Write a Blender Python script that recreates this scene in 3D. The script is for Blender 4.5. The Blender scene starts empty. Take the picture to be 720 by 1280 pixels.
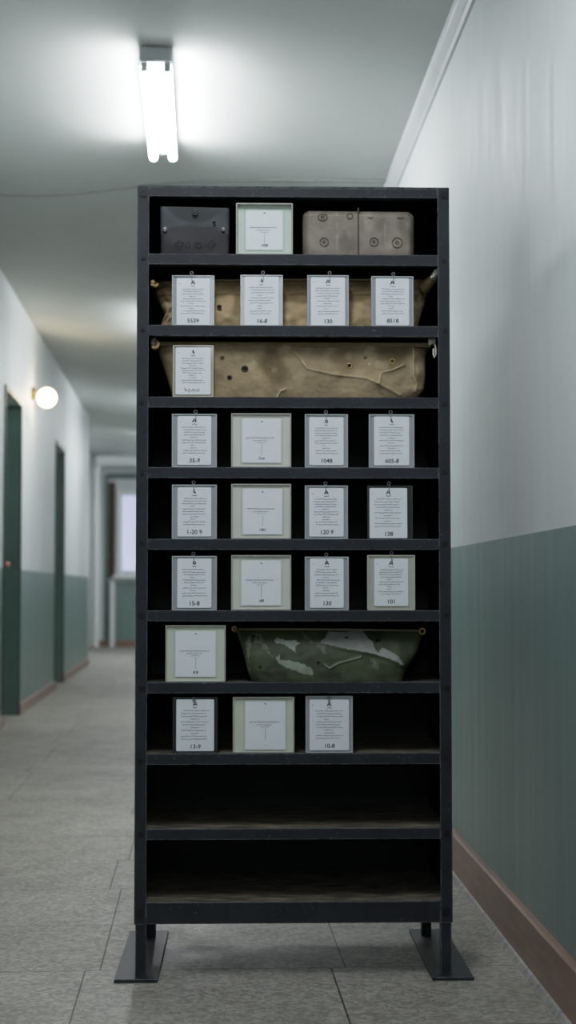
import bpy, bmesh, math, random
from mathutils import Vector, Matrix, noise
C = bpy.context.scene.collection
R = math.radians
random.seed(7)

# ------------------------------------------------------------------ helpers
def obj(name, bm, mats, parent=None, smooth=False, kind=None, loc=None):
    me = bpy.data.meshes.new(name)
    bmesh.ops.recalc_face_normals(bm, faces=bm.faces[:])
    bm.to_mesh(me); bm.free()
    if not isinstance(mats, (list, tuple)): mats = [mats]
    for m in mats: me.materials.append(m)
    if smooth:
        for p in me.polygons: p.use_smooth = True
        if smooth == 'auto':
            try: me.set_sharp_from_angle(angle=R(35))
            except Exception: pass
    o = bpy.data.objects.new(name, me); C.objects.link(o)
    if parent: o.parent = parent
    if loc: o.location = loc
    if kind: o['kind'] = kind
    return o

def thing(name, label, cat, loc=(0, 0, 0), rz=0, group=None):
    o = bpy.data.objects.new(name, None); C.objects.link(o)
    o.empty_display_size = .05
    o.location = loc; o.rotation_euler = (0, 0, rz)
    o['label'] = label; o['category'] = cat
    if group: o['group'] = group
    return o

def tag(o, label, cat, group=None):
    o['label'] = label; o['category'] = cat
    if group: o['group'] = group
    return o

def box(bm, x0, x1, y0, y1, z0, z1, bev=0., seg=2, mat=0):
    r = bmesh.ops.create_cube(bm, size=1)
    vs = r['verts']
    for f in set(f for v in vs for f in v.link_faces): f.material_index = mat
    for v in vs:
        v.co = Vector(((x0+x1)/2 + v.co.x*(x1-x0), (y0+y1)/2 + v.co.y*(y1-y0), (z0+z1)/2 + v.co.z*(z1-z0)))
    fs = set(f for v in vs for f in v.link_faces)
    if bev:
        es = list(set(e for v in vs for e in v.link_edges))
        rr = bmesh.ops.bevel(bm, geom=es, offset=bev, segments=seg, affect='EDGES', profile=.5)
        fs = set(rr['faces']) | set(f for f in fs if f.is_valid)
    for f in fs:
        if f.is_valid: f.material_index = mat
    return bm

def tube(bm, pts, r, n=8, mat=0, cap=True):
    pts = [Vector(p) for p in pts]
    rs = r if isinstance(r, (list, tuple)) else [r]*len(pts)
    rings = []; up = Vector((0, 0, 1))
    for i, p in enumerate(pts):
        a = pts[max(i-1, 0)]; b = pts[min(i+1, len(pts)-1)]
        t = (b-a).normalized()
        if abs(t.dot(up)) > .95: up = Vector((1, 0, 0)) if abs(t.x) < .9 else Vector((0, 1, 0))
        s = t.cross(up).normalized(); q = s.cross(t).normalized(); up = q
        rings.append([bm.verts.new(p + s*rs[i]*math.cos(2*math.pi*k/n) + q*rs[i]*math.sin(2*math.pi*k/n)) for k in range(n)])
    for i in range(len(rings)-1):
        for k in range(n):
            f = bm.faces.new((rings[i][k], rings[i][(k+1) % n], rings[i+1][(k+1) % n], rings[i+1][k])); f.material_index = mat
    if cap:
        for rg in (rings[0], rings[-1]):
            f = bm.faces.new(rg); f.material_index = mat

def ring(bm, c, R0, r, axis='Y', n=24, m=8, mat=0):
    vs = []
    for i in range(n):
        a = 2*math.pi*i/n; row = []
        for j in range(m):
            b = 2*math.pi*j/m
            rad = R0 + r*math.cos(b); h = r*math.sin(b)
            if axis == 'Y': p = (c[0]+rad*math.cos(a), c[1]+h, c[2]+rad*math.sin(a))
            elif axis == 'X': p = (c[0]+h, c[1]+rad*math.cos(a), c[2]+rad*math.sin(a))
            else: p = (c[0]+rad*math.cos(a), c[1]+rad*math.sin(a), c[2]+h)
            row.append(bm.verts.new(p))
        vs.append(row)
    for i in range(n):
        for j in range(m):
            f = bm.faces.new((vs[i][j], vs[(i+1) % n][j], vs[(i+1) % n][(j+1) % m], vs[i][(j+1) % m])); f.material_index = mat

def disc(bm, c, r, axis='Y', n=20, th=.0, mat=0):
    d = {'Y': Vector((0, 1, 0)), 'X': Vector((1, 0, 0)), 'Z': Vector((0, 0, 1))}[axis]
    c = Vector(c)
    tube(bm, [c - d*th/2, c + d*th/2], r, n=n, mat=mat)

def ball(bm, c, r, sx=1, sy=1, sz=1, mat=0, seg=16):
    rr = bmesh.ops.create_uvsphere(bm, u_segments=seg, v_segments=max(6, seg//2), radius=r)
    for v in rr['verts']:
        v.co = Vector((c[0]+v.co.x*sx, c[1]+v.co.y*sy, c[2]+v.co.z*sz))
        for f in v.link_faces: f.material_index = mat

def prism(bm, poly, y0, y1, mat=0):
    a = [bm.verts.new((x, y0, z)) for x, z in poly]; b = [bm.verts.new((x, y1, z)) for x, z in poly]
    n = len(poly)
    fs = [bm.faces.new(a), bm.faces.new(b)] + [bm.faces.new((a[i], a[(i+1) % n], b[(i+1) % n], b[i])) for i in range(n)]
    for f in fs: f.material_index = mat

def rrect(x0, x1, z0, z1, r, n=5):
    out = []
    for cx, cz, a0 in ((x1-r, z1-r, 0), (x0+r, z1-r, 90), (x0+r, z0+r, 180), (x1-r, z0+r, 270)):
        for k in range(n+1):
            a = R(a0 + 90*k/n); out.append((cx+r*math.cos(a), cz+r*math.sin(a)))
    return out

def ink(bm, pts, y, w):
    """flat pen stroke in the x-z plane"""
    L = []
    for i, (x, z) in enumerate(pts):
        a = pts[max(i-1, 0)]; b = pts[min(i+1, len(pts)-1)]
        dx, dz = b[0]-a[0], b[1]-a[1]; l = math.hypot(dx, dz) or 1
        nx, nz = -dz/l*w/2, dx/l*w/2
        L.append((bm.verts.new((x+nx, y, z+nz)), bm.verts.new((x-nx, y, z-nz))))
    for i in range(len(L)-1):
        bm.faces.new((L[i][0], L[i][1], L[i+1][1], L[i+1][0]))

def scribble(bm, x0, x1, z, h, y, w, rng):
    """a line of small illegible hand lettering, word by word"""
    x = x0
    while x < x1 - .002:
        wl = min(rng.uniform(.005, .016), x1-x)
        n = max(3, int(wl/.0011)); pts = []
        for k in range(n+1):
            pts.append((x+wl*k/n, z + h*(rng.random()-.5)*(1.5 if rng.random() < .2 else 1)))
        ink(bm, pts, y, w)
        x += wl + rng.uniform(.001, .0022)

def text_into(bm, s, x, z, size, y, shear=0., wide=1.):
    cu = bpy.data.curves.new('lettering', 'FONT'); cu.body = s; cu.size = size; cu.align_x = 'CENTER'; cu.resolution_u = 3; cu.offset = size*.010
    t = bpy.data.objects.new('lettering', cu); C.objects.link(t)
    dg = bpy.context.evaluated_depsgraph_get()
    me = bpy.data.meshes.new_from_object(t.evaluated_get(dg))
    vs = [bm.verts.new((x + v.co.x*wide + shear*v.co.y, y, z+v.co.y)) for v in me.vertices]
    for p in me.polygons:
        try: bm.faces.new([vs[i] for i in p.vertices])
        except ValueError: pass
    bpy.data.objects.remove(t); bpy.data.meshes.remove(me); bpy.data.curves.remove(cu)

# ------------------------------------------------------------------ materials
def lin(r, g, b):
    f = lambda c: (c/255/12.92) if c/255 <= .04045 else ((c/255+.055)/1.055)**2.4
    return (f(r), f(g), f(b), 1)

def new_mat(name):
    m = bpy.data.materials.new(name); m.use_nodes = True
    nt = m.node_tree; nt.nodes.clear()
    out = nt.nodes.new('ShaderNodeOutputMaterial'); p = nt.nodes.new('ShaderNodeBsdfPrincipled')
    nt.links.new(p.outputs[0], out.inputs[0])
    return m, nt, p

def coords(nt, scale=(1, 1, 1), rot=(0, 0, 0), loc=(0, 0, 0)):
    tc = nt.nodes.new('ShaderNodeTexCoord'); mp = nt.nodes.new('ShaderNodeMapping')
    mp.inputs['Scale'].default_value = scale; mp.inputs['Rotation'].default_value = rot; mp.inputs['Location'].default_value = loc
    nt.links.new(tc.outputs['Object'], mp.inputs[0]); return mp.outputs[0]

def noise_tex(nt, vec, scale, detail=4, rough=.55):
    n = nt.nodes.new('ShaderNodeTexNoise'); n.inputs['Scale'].default_value = scale
    n.inputs['Detail'].default_value = detail; n.inputs['Roughness'].default_value = rough
    nt.links.new(vec, n.inputs['Vector']); return n.outputs['Fac']

def ramp(nt, fac, a, b, ca=(0, 0, 0, 1), cb=(1, 1, 1, 1)):
    r = nt.nodes.new('ShaderNodeValToRGB'); e = r.color_ramp.elements
    e[0].position = a; e[1].position = b; e[0].color = ca; e[1].color = cb
    nt.links.new(fac, r.inputs[0]); return r.outputs[0]

def mix(nt, fac, a, b, mode='MIX'):
    m = nt.nodes.new('ShaderNodeMix'); m.data_type = 'RGBA'; m.blend_type = mode
    for sock, v in ((m.inputs['Factor'], fac), (m.inputs[6], a), (m.inputs[7], b)):
        if hasattr(v, 'is_output') or isinstance(v, bpy.types.NodeSocket): nt.links.new(v, sock)
        else: sock.default_value = v
    return m.outputs[2]

def bump(nt, p, h, strength, dist=.002):
    b = nt.nodes.new('ShaderNodeBump'); b.inputs['Strength'].default_value = strength; b.inputs['Distance'].default_value = dist
    nt.links.new(h, b.inputs['Height']); nt.links.new(b.outputs[0], p.inputs['Normal'])

def simple(name, col, rough=.5, metal=0., var=.12, scale=30., bmp=0., spec=.5, vscale=(1, 1, 1), coat=0.):
    m, nt, p = new_mat(name)
    v = coords(nt, vscale); f = noise_tex(nt, v, scale)
    lo = tuple(c*(1-var) for c in col[:3])+(1,); hi = tuple(min(1, c*(1+var)) for c in col[:3])+(1,)
    nt.links.new(ramp(nt, f, .3, .7, lo, hi), p.inputs['Base Color'])
    p.inputs['Roughness'].default_value = rough; p.inputs['Metallic'].default_value = metal
    p.inputs['Specular IOR Level'].default_value = spec; p.inputs['Coat Weight'].default_value = coat
    if bmp: bump(nt, p, f, bmp)
    return m

def emit(name, col, strength):
    m, nt, p = new_mat(name)
    p.inputs['Base Color'].default_value = (.8, .8, .8, 1)
    p.inputs['Emission Color'].default_value = col; p.inputs['Emission Strength'].default_value = strength
    return m

def painted_steel():
    m, nt, p = new_mat('chipped black paint on steel')
    v = coords(nt)
    base = mix(nt, ramp(nt, noise_tex(nt, v, 9, 6), .35, .7), lin(20, 25, 33), lin(33, 40, 49))
    chips = ramp(nt, noise_tex(nt, v, 170, 4, .75), .63, .68)
    big = ramp(nt, noise_tex(nt, v, 14, 4), .45, .65)
    ch = mix(nt, 1., chips, big, 'MULTIPLY')
    c1 = mix(nt, ch, base, lin(140, 144, 148))
    # worn edges
    bv = nt.nodes.new('ShaderNodeBevel'); bv.inputs['Radius'].default_value = .0034; bv.samples = 4
    ge = nt.nodes.new('ShaderNodeNewGeometry'); dp = nt.nodes.new('ShaderNodeVectorMath'); dp.operation = 'DOT_PRODUCT'
    nt.links.new(bv.outputs[0], dp.inputs[0]); nt.links.new(ge.outputs['Normal'], dp.inputs[1])
    em = ramp(nt, dp.outputs['Value'], .80, .97, (1, 1, 1, 1), (0, 0, 0, 1))
    wn = ramp(nt, noise_tex(nt, v, 45, 5, .7), .38, .54)
    ew = mix(nt, 1., em, wn, 'MULTIPLY')
    c2 = mix(nt, ew, c1, lin(145, 148, 150))
    nt.links.new(c2, p.inputs['Base Color'])
    p.inputs['Roughness'].default_value = .48; p.inputs['Specular IOR Level'].default_value = .4
    bump(nt, p, noise_tex(nt, v, 120, 4), .25, .001)
    return m

def shelf_top_mat(name, ca, cb):
    m, nt, p = new_mat(name)
    v = coords(nt, (1, 2.5, 1)); f = ramp(nt, noise_tex(nt, v, 12, 6, .7), .4, .75)
    nt.links.new(mix(nt, f, ca, cb), p.inputs['Base Color'])
    p.inputs['Roughness'].default_value = .6
    return m

def wall_paint(name, col, col2, rough, streak=.5, spec=.4):
    m, nt, p = new_mat(name)
    v = coords(nt, (9, 9, .35)); s = noise_tex(nt, v, 1.4, 5, .6)
    v2 = coords(nt); cl = noise_tex(nt, v2, 1.1, 4)
    f = mix(nt, streak, cl, s)
    nt.links.new(ramp(nt, f, .36, .66, col2, col), p.inputs['Base Color'])
    nt.links.new(ramp(nt, s, .3, .7, (rough-.08,)*3+(1,), (rough+.12,)*3+(1,)), p.inputs['Roughness'])
    p.inputs['Specular IOR Level'].default_value = spec
    bump(nt, p, noise_tex(nt, v2, 60, 4), .08, .002)
    return m

def floor_mat():
    m, nt, p = new_mat('worn terrazzo tiles')
    v = coords(nt, rot=(0, 0, -.0564), loc=(.232, -3.24+.5*9, 0))
    br = nt.nodes.new('ShaderNodeTexBrick'); nt.links.new(v, br.inputs['Vector'])
    br.offset = .06; br.offset_frequency = 3; br.squash = 1
    br.inputs['Scale'].default_value = 1; br.inputs['Brick Width'].default_value = .58; br.inputs['Row Height'].default_value = .5
    br.inputs['Mortar Size'].default_value = .0023; br.inputs['Mortar Smooth'].default_value = .3; br.inputs['Bias'].default_value = -.2
    br.inputs['Color1'].default_value = lin(174, 170, 162); br.inputs['Color2'].default_value = lin(182, 178, 171); br.inputs['Mortar'].default_value = lin(78, 76, 72)
    v2 = coords(nt)
    vo = nt.nodes.new('ShaderNodeTexVoronoi'); vo.inputs['Scale'].default_value = 95; nt.links.new(v2, vo.inputs['Vector'])
    sp = nt.nodes.new('ShaderNodeSeparateColor'); nt.links.new(vo.outputs['Color'], sp.inputs[0])
    ch = ramp(nt, sp.outputs[0], .1, .95, (.50, .50, .485, 1), (1.08, 1.07, 1.05, 1))
    c = mix(nt, .8, br.outputs['Color'], ch, 'MULTIPLY')
    st = ramp(nt, noise_tex(nt, v2, 2.2, 7, .65), .35, .7, (.74, .73, .71, 1), (1, 1, 1, 1))
    c = mix(nt, .9, c, st, 'MULTIPLY')
    st2 = ramp(nt, noise_tex(nt, coords(nt, (1, 1.6, 1)), 9, 7, .75), .3, .62, (.78, .77, .75, 1), (1.04, 1.04, 1.03, 1))
    c = mix(nt, .65, c, st2, 'MULTIPLY')
    nt.links.new(c, p.inputs['Base Color'])
    nt.links.new(ramp(nt, noise_tex(nt, v2, 6, 6, .7), .3, .7, (.36,)*3+(1,), (.62,)*3+(1,)), p.inputs['Roughness'])
    p.inputs['Specular IOR Level'].default_value = .35
    bump(nt, p, noise_tex(nt, v2, 80, 5, .7), .2, .002)
    return m

def attr_cloth(name, rough=.85, weave=.25, spec=.2):
    m, nt, p = new_mat(name)
    a = nt.nodes.new('ShaderNodeAttribute'); a.attribute_name = 'Col'
    v = coords(nt); f = ramp(nt, noise_tex(nt, v, 22, 7, .65), .3, .72, (.72, .71, .68, 1), (1.12, 1.1, 1.06, 1))
    c = mix(nt, 1., a.outputs['Color'], f, 'MULTIPLY')
    nt.links.new(c, p.inputs['Base Color']); p.inputs['Roughness'].default_value = rough; p.inputs['Specular IOR Level'].default_value = spec
    w = noise_tex(nt, v, 420, 2); bump(nt, p, w, weave, .001)
    return m

M = {}
M['steel'] = painted_steel()
M['shelf'] = shelf_top_mat('dusty scuffed shelf sheet', lin(52, 50, 47), lin(120, 114, 102))
M['shelf_dusty_lightened'] = shelf_top_mat('dusty lightened shelf sheet', lin(66, 62, 56), lin(150, 140, 118))  # real dust, its colour lightened further to make up for missing light
M['inner'] = simple('matt black inner sheet', lin(15, 16, 18), .6, 0, .3, 14)
M['bolt'] = simple('black bolt head', lin(24, 26, 29), .4, .4)
M['wall_up'] = wall_paint('pale grey wall paint', lin(219, 224, 224), lin(204, 209, 210), .5, .55, .3)
M['wall_lo'] = wall_paint('grey green gloss dado paint', lin(122, 144, 140), lin(106, 128, 123), .36, .6)
M['ceil'] = wall_paint('off white ceiling paint', lin(212, 216, 213), lin(202, 206, 203), .7, .1)
M['floor'] = floor_mat()
M['base'] = simple('brown varnished skirting board', lin(134, 106, 94), .4, 0, .2, 6, .2, vscale=(8, 1, 8))
M['caulk'] = simple('pale joint strip', lin(150, 148, 145), .6, 0, .3, 40)
M['mould'] = simple('white painted moulding', lin(196, 201, 203), .5, 0, .04, 8)
M['door'] = simple('dark green door paint', lin(96, 118, 111), .4, 0, .1, 5)
M['door_dark'] = simple('deep green frame paint', lin(50, 72, 65), .4, 0, .1, 5)
M['white'] = simple('white enamel', lin(225, 227, 226), .35, 0, .03, 10)
M['brown'] = simple('brown curtain cloth', lin(96, 84, 72), .9, 0, .25, 20, vscale=(30, 1, 1))
M['copper'] = simple('worn copper', lin(190, 140, 120), .35, .8)
M['bracket'] = simple('dark bronze', lin(74, 56, 32), .5, .3)
M['pane'] = emit('daylit frosted pane', lin(165, 170, 228), .85)
M['tube'] = emit('lit fluorescent tube', (.94, .975, 1., 1), 86)
M['globe'] = emit('lit warm glass globe', (1, .74, .42, 1), 24)
M['card'] = simple('white card', lin(226, 231, 237), .55, 0, .02, 20)
M['ink'] = simple('grey ink', lin(108, 114, 122), .7, 0, .1)
M['ink_dark'] = simple('dark ink', lin(62, 67, 74), .7, 0, .1)
M['ink_pale'] = simple('pale pencil line', lin(168, 176, 180), .7, 0, .05)
M['hold_grey'] = simple('cloudy grey plastic', lin(150, 158, 163), .3, 0, .06, 25, coat=.3)
M['hold_grey_rim'] = simple('grey plastic rim', lin(172, 178, 180), .3, 0, .05, 25, coat=.3)
M['hold_beige'] = simple('beige plastic', lin(168, 164, 150), .35, 0, .06, 25, coat=.3)
M['hold_beige_rim'] = simple('beige plastic rim', lin(184, 180, 168), .35, 0, .06, 25, coat=.3)
M['hold_cream'] = simple('cream plastic', lin(176, 178, 166), .35, 0, .06, 25, coat=.3)
M['hold_cream_rim'] = simple('cream plastic rim', lin(188, 190, 180), .35, 0, .06, 25, coat=.3)
M['hold_dark'] = simple('black plastic', lin(26, 27, 29), .35, 0, .1, 25, coat=.3)
M['hold_dark_rim'] = simple('dark grey plastic rim', lin(44, 46, 48), .35, 0, .1, 25, coat=.3)
M['mat_green'] = simple('pale green mount board', lin(196, 211, 200), .6, 0, .03, 20)
M['mat_cream'] = simple('pale cream mount board', lin(204, 206, 198), .6, 0, .03, 20)
M['mat_greencream'] = simple('greenish cream mount board', lin(200, 207, 192), .6, 0, .03, 20)
M['frame'] = simple('thin weathered frame', lin(168, 168, 160), .45, 0, .1, 30)
M['metal'] = simple('dull steel wire', lin(150, 152, 155), .35, .9)
M['brass'] = simple('aged brass', lin(176, 146, 100), .4, .7, .2)
M['hole'] = simple('dark hole', lin(10, 9, 8), .9)
M['hole_rim'] = simple('tarnished eyelet', lin(70, 60, 44), .5, .5, .2)
M['cord'] = simple('white cord', lin(214, 208, 196), .9, 0, .15, 120, .4)
M['tancord'] = simple('tan cord', lin(170, 140, 100), .9, 0, .15, 120, .4)
M['khaki'] = attr_cloth('khaki canvas')
M['olive'] = attr_cloth('olive rubberised canvas', .55, .12, .35)
M['zip'] = simple('olive zip tape', lin(112, 98, 66), .8, 0, .15, 90, .2, vscale=(1, 1, 1))
M['blackleather'] = attr_cloth('black leather', .46, .12, .4)
M['blackleather2'] = simple('black leather seam', lin(62, 68, 75), .4, 0, .15, 60)
M['brownleather'] = attr_cloth('taupe leather', .42, .1, .45)
M['brownseam'] = simple('embossed dark seam', lin(86, 76, 68), .5, 0, .1, 60)

# ------------------------------------------------------------------ the setting
# corridor axis runs along +Y; the two side walls are slightly out of parallel
LX = lambda y: -1.23 - .0615*y
RX = lambda y: .712 - .0359*y
DADO = 1.03
Y0, YL, YE = -3.0, 18.5, 24.0

def wall_quads(bm, f, y0, y1, z0, z1):
    """vertical strip between y0,y1; faces below the dado line take material 1"""
    zs = [z0] + ([DADO] if z0 < DADO < z1 else []) + [z1]
    for a, b in zip(zs[:-1], zs[1:]):
        vs = [bm.verts.new((f(y), y, z)) for y, z in ((y0, a), (y1, a), (y1, b), (y0, b))]
        fc = bm.faces.new(vs); fc.material_index = 1 if b <= DADO + 1e-6 else 0

DOORS = [(10.17, 11.10), (14.0, 14.88)]
DH = 2.2
bm = bmesh.new(); y = Y0
for a, b in DOORS:
    wall_quads(bm, LX, y, a, 0, 3.0); wall_quads(bm, LX, a, b, DH, 3.0); y = b
wall_quads(bm, LX, y, YL, 0, 3.0)
x = LX(YL)
for z0, z1, mi in ((0, DADO, 1), (DADO, 3.0, 0)):
    f = bm.faces.new([bm.verts.new(p) for p in ((x, YL, z0), (x-.95, YL, z0), (x-.95, YL, z1), (x, YL, z1))]); f.material_index = mi
    f = bm.faces.new([bm.verts.new(p) for p in ((x-.95, YL, z0), (x-.95, YE, z0), (x-.95, YE, z1), (x-.95, YL, z1))]); f.material_index = mi
obj('wall_left', bm, [M['wall_up'], M['wall_lo']], kind='structure')
bm = bmesh.new(); wall_quads(bm, RX, Y0, YE, 0, 2.8)
obj('wall_right', bm, [M['wall_up'], M['wall_lo']], kind='structure')

# far end wall: white pilaster at the left, green dado to the right of it, window opening
bm = bmesh.new()
XA, XB, XC, XD = -3.4, -2.80, RX(YE), -1.35
WX0, WX1, WZ0, WZ1 = -2.63, -1.35, 1.09, 2.40
def q(x0, x1, z0, z1, mi):
    f = bm.faces.new([bm.verts.new(p) for p in ((x0, YE, z0), (x1, YE, z0), (x1, YE, z1), (x0, YE, z1))]); f.material_index = mi
q(XA, XB, 0, 3.1, 0); q(XB, WX0, 0, 1.0, 1); q(XB, WX0, 1.0, 3.1, 0)
q(WX0, WX1, 0, 1.0, 1); q(WX0, WX1, 1.0, WZ0, 0); q(WX0, WX1, WZ1, 3.1, 0)
q(WX1, XC, 0, 1.0, 1); q(WX1, XC, 1.0, 3.1, 0)
obj('wall_back', bm, [M['wall_up'], M['wall_lo']], kind='structure')
bm = bmesh.new()
for x0, x1 in ((-3.30, -3.16), (-3.08, -2.93)):
    box(bm, x0, x1, YE-.09, YE, .0, 3.0, .01)
obj('trim_1', bm, M['white'], kind='structure')
bm = bmesh.new()     # green surround of the window bay
box(bm, -2.815, -2.775, YE-.07, YE, .12, 2.64, .005); box(bm, -2.775, -1.0, YE-.07, YE, 2.58, 2.66, .005); box(bm, -1.05, -1.0, YE-.07, YE, .12, 2.58, .005)
obj('trim_2', bm, M['door'], kind='structure')
bm = bmesh.new(); fw = .08
for a in ((WX0, WX1, WZ0, WZ0+fw), (WX0, WX1, WZ1-fw, WZ1), (WX0, WX0+fw, WZ0+fw, WZ1-fw), (WX1-fw, WX1, WZ0+fw, WZ1-fw), (-2.03, -1.95, WZ0+fw, WZ1-fw)):
    box(bm, a[0], a[1], YE-.06, YE+.06, a[2], a[3], .008)
win = obj('window_1', bm, M['white'], kind='structure')
for x0, x1 in ((WX0+fw, -2.03), (-1.95, WX1-fw)):
    bm = bmesh.new(); box(bm, x0, x1, YE+.0, YE+.008, WZ0+fw, WZ1-fw)
    obj('window_pane', bm, M['pane'], win)
bm = bmesh.new(); box(bm, WX0-.06, WX1+.06, YE-.14, YE, WZ0-.045, WZ0-.002, .008); obj('window_sill', bm, M['white'], win)

# floor and ceiling
bm = bmesh.new()
bm.faces.new([bm.verts.new(p) for p in ((-3.6, Y0, 0), (1.0, Y0, 0), (1.0, YE, 0), (-3.6, YE, 0))])
obj('floor', bm, M['floor'], kind='structure')
PROF = [(-.35, 2.94), (0, 2.94), (.1, 2.895), (.2, 2.86), (.3, 2.838), (.4, 2.832), (.5, 2.825), (.65, 2.798), (.8, 2.755), (.92, 2.712), (1.0, 2.686), (1.03, 2.676)]
def ceil_z(w):
    for (a, za), (b, zb) in zip(PROF[:-1], PROF[1:]):
        if a <= w <= b: return za + (zb-za)*(w-a)/(b-a)
def ceil_at(x, y): return ceil_z((x-LX(y))/(RX(y)-LX(y)))
bm = bmesh.new(); rows = []
for y in [Y0 + (YE-Y0)*k/12 for k in range(13)]:
    rows.append([bm.verts.new((LX(y)+(RX(y)-LX(y))*w, y, z)) for w, z in PROF])
for a, b in zip(rows[:-1], rows[1:]):
    for k in range(len(PROF)-1): bm.faces.new((a[k], a[k+1], b[k+1], b[k]))
obj('ceiling', bm, M['ceil'], smooth=True, kind='structure')
bm = bmesh.new(); yj = 7.62     # joint line running across the ceiling
L = [(LX(yj)+(RX(yj)-LX(yj))*w, z) for w, z in PROF[1:-1]]
for (xa, za), (xb, zb) in zip(L[:-1], L[1:]):
    ka, kb = .32-.55*(xa-LX(yj)), .32-.55*(xb-LX(yj))
    vs = [bm.verts.new(p) for p in ((xa, yj+ka, za-.004), (xb, yj+kb, zb-.004), (xb, yj+kb+.022, zb-.004), (xa, yj+ka+.022, za-.004), (xa, yj+ka, za), (xb, yj+kb, zb))]
    bm.faces.new(vs[:4]); bm.faces.new((vs[0], vs[1], vs[5], vs[4]))
obj('trim_3', bm, simple('grey joint cover', lin(165, 168, 166), .7), kind='structure')
# crown moulding on the right
prof = [(0, 2.622), (.008, 2.627), (.014, 2.640), (.020, 2.648), (.031, 2.664), (.036, 2.674), (.038, 2.690), (.038, 2.72)]
bm = bmesh.new()
a = [bm.verts.new((RX(Y0)-o, Y0, z)) for o, z in prof]; b = [bm.verts.new((RX(YE)-o, YE, z)) for o, z in prof]
for k in range(len(prof)-1): bm.faces.new((a[k], a[k+1], b[k+1], b[k]))
obj('trim_4', bm, M['mould'], kind='structure')
# skirting boards
def skirt(name, f, sgn, segs, h, t):
    bm = bmesh.new()
    for y0, y1 in segs:
        pr = [(0, 0), (t, 0), (t, h-.006), (t-.005, h-.001), (0, h)]
        a = [bm.verts.new((f(y0)+sgn*o, y0, z)) for o, z in pr]; b = [bm.verts.new((f(y1)+sgn*o, y1, z)) for o, z in pr]
        for k in range(4): bm.faces.new((a[k], a[k+1], b[k+1], b[k]))
        bm.faces.new(a); bm.faces.new(b)
    return obj(name, bm, M['base'], kind='structure')
skirt('baseboard_right', RX, -1, [(Y0, YE)], .13, .018)
skirt('baseboard_left', LX, 1, [(Y0, DOORS[0][0]), (DOORS[0][1], DOORS[1][0]), (DOORS[1][1], YL)], .075, .018)
bm = bmesh.new(); box(bm, -3.4, RX(YE)-.02, YE-.02, YE, 0, .1); obj('baseboard_back', bm, M['base'], kind='structure')
bm = bmesh.new()
pr = [(.018, .014), (.024, .012), (.032, .0)]
a = [bm.verts.new((RX(Y0)-o, Y0, z)) for o, z in pr]; b = [bm.verts.new((RX(YE)-o, YE, z)) for o, z in pr]
for k in range(2): bm.faces.new((a[k], a[k+1], b[k+1], b[k]))
obj('trim_5', bm, M['caulk'], kind='structure')
# two door recesses in the left wall
for i, (ya, yb) in enumerate(DOORS):
    d = .125; bm = bmesh.new()
    def quad(*ps, mi=0):
        f = bm.faces.new([bm.verts.new(p) for p in ps]); f.material_index = mi
    xa, xb = LX(ya), LX(yb)
    quad((xb, yb, 0), (xb-d, yb, 0), (xb-d, yb, DH), (xb, yb, DH), mi=0)
    quad((xa, ya, 0), (xa-d, ya, 0), (xa-d, ya, DH), (xa, ya, DH), mi=0)
    quad((xa, ya, DH), (xb, yb, DH), (xb-d, yb, DH), (xa-d, ya, DH), mi=1)
    t = .012
    for y0, y1, z0, z1 in ((ya-.03, ya, 0, DH+.03), (yb, yb+.03, 0, DH+.03), (ya, yb, DH, DH+.03)):
        vs = [(LX(y)+o, y, z) for o in (0, t) for y, z in ((y0, z0), (y1, z0), (y1, z1), (y0, z1))]
        V = [bm.verts.new(p) for p in vs]
        for f4 in ((4, 5, 6, 7), (0, 1, 5, 4), (1, 2, 6, 5), (2, 3, 7, 6), (3, 0, 4, 7)):
            f = bm.faces.new([V[k] for k in f4]); f.material_index = 2
    frame = obj('door_%d' % (i+1), bm, [M['door'], M['mould'], M['door_dark']], kind='structure')
    bm = bmesh.new()
    V = [(LX(y)-d+o, y, z) for o in (0, -.04) for y, z in ((ya, .005), (yb, .005), (yb, DH), (ya, DH))]
    V = [bm.verts.new(p) for p in V]
    for f4 in ((0, 1, 2, 3), (7, 6, 5, 4), (0, 4, 5, 1), (1, 5, 6, 2), (2, 6, 7, 3), (3, 7, 4, 0)): bm.faces.new([V[k] for k in f4])
    obj('door_leaf', bm, M['door'], frame)
    if i == 0:
        bm = bmesh.new(); xk = LX(ya-.015)+.012
        tube(bm, [(xk, ya-.015, 1.05), (xk+.012, ya-.015, 1.05)], .012, 10); ball(bm, (xk+.016, ya-.015, 1.05), .02)
        obj('door_knob', bm, M['copper'], frame, True)

# pipes, curtain by the far window
bm = bmesh.new()
zp = 2.80
pts = [(-2.87, YE-.62, .02), (-2.87, YE-.62, 2.66), (-2.85, YE-.62, 2.75), (-2.80, YE-.62, zp)]
tube(bm, pts, .045, 14); 
tag(obj('heating_pipe', bm, M['white'], smooth='auto'), 'thin white vertical pipe rising from the floor by the far window', 'pipe')
bm = bmesh.new()
tube(bm, [(-2.90, YE-.62, zp+.02), (-2.86, YE-.62, zp+.02), (-.4, YE-.62, zp+.02)], [.05, .09, .09], 18)
tag(obj('ceiling_duct', bm, M['white'], smooth='auto'), 'thick white horizontal pipe under the ceiling at the far end of the corridor', 'pipe')
bm = bmesh.new(); tube(bm, [(-2.69, YE-.1, .0), (-2.69, YE-.1, 1.0)], .045, 14)
tag(obj('riser_pipe', bm, M['white'], smooth='auto'), 'short white standing pipe beneath the far window beside the green dado', 'pipe')
bm = bmesh.new(); n = 24
a = []; b = []
for k in range(n+1):
    xx = -2.76 + .10*k/n; yy = YE-.05 + .015*math.sin(k*1.6)
    a.append(bm.verts.new((xx, yy, 1.05))); b.append(bm.verts.new((xx, yy, 2.52)))
for k in range(n): bm.faces.new((a[k], a[k+1], b[k+1], b[k]))
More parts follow.
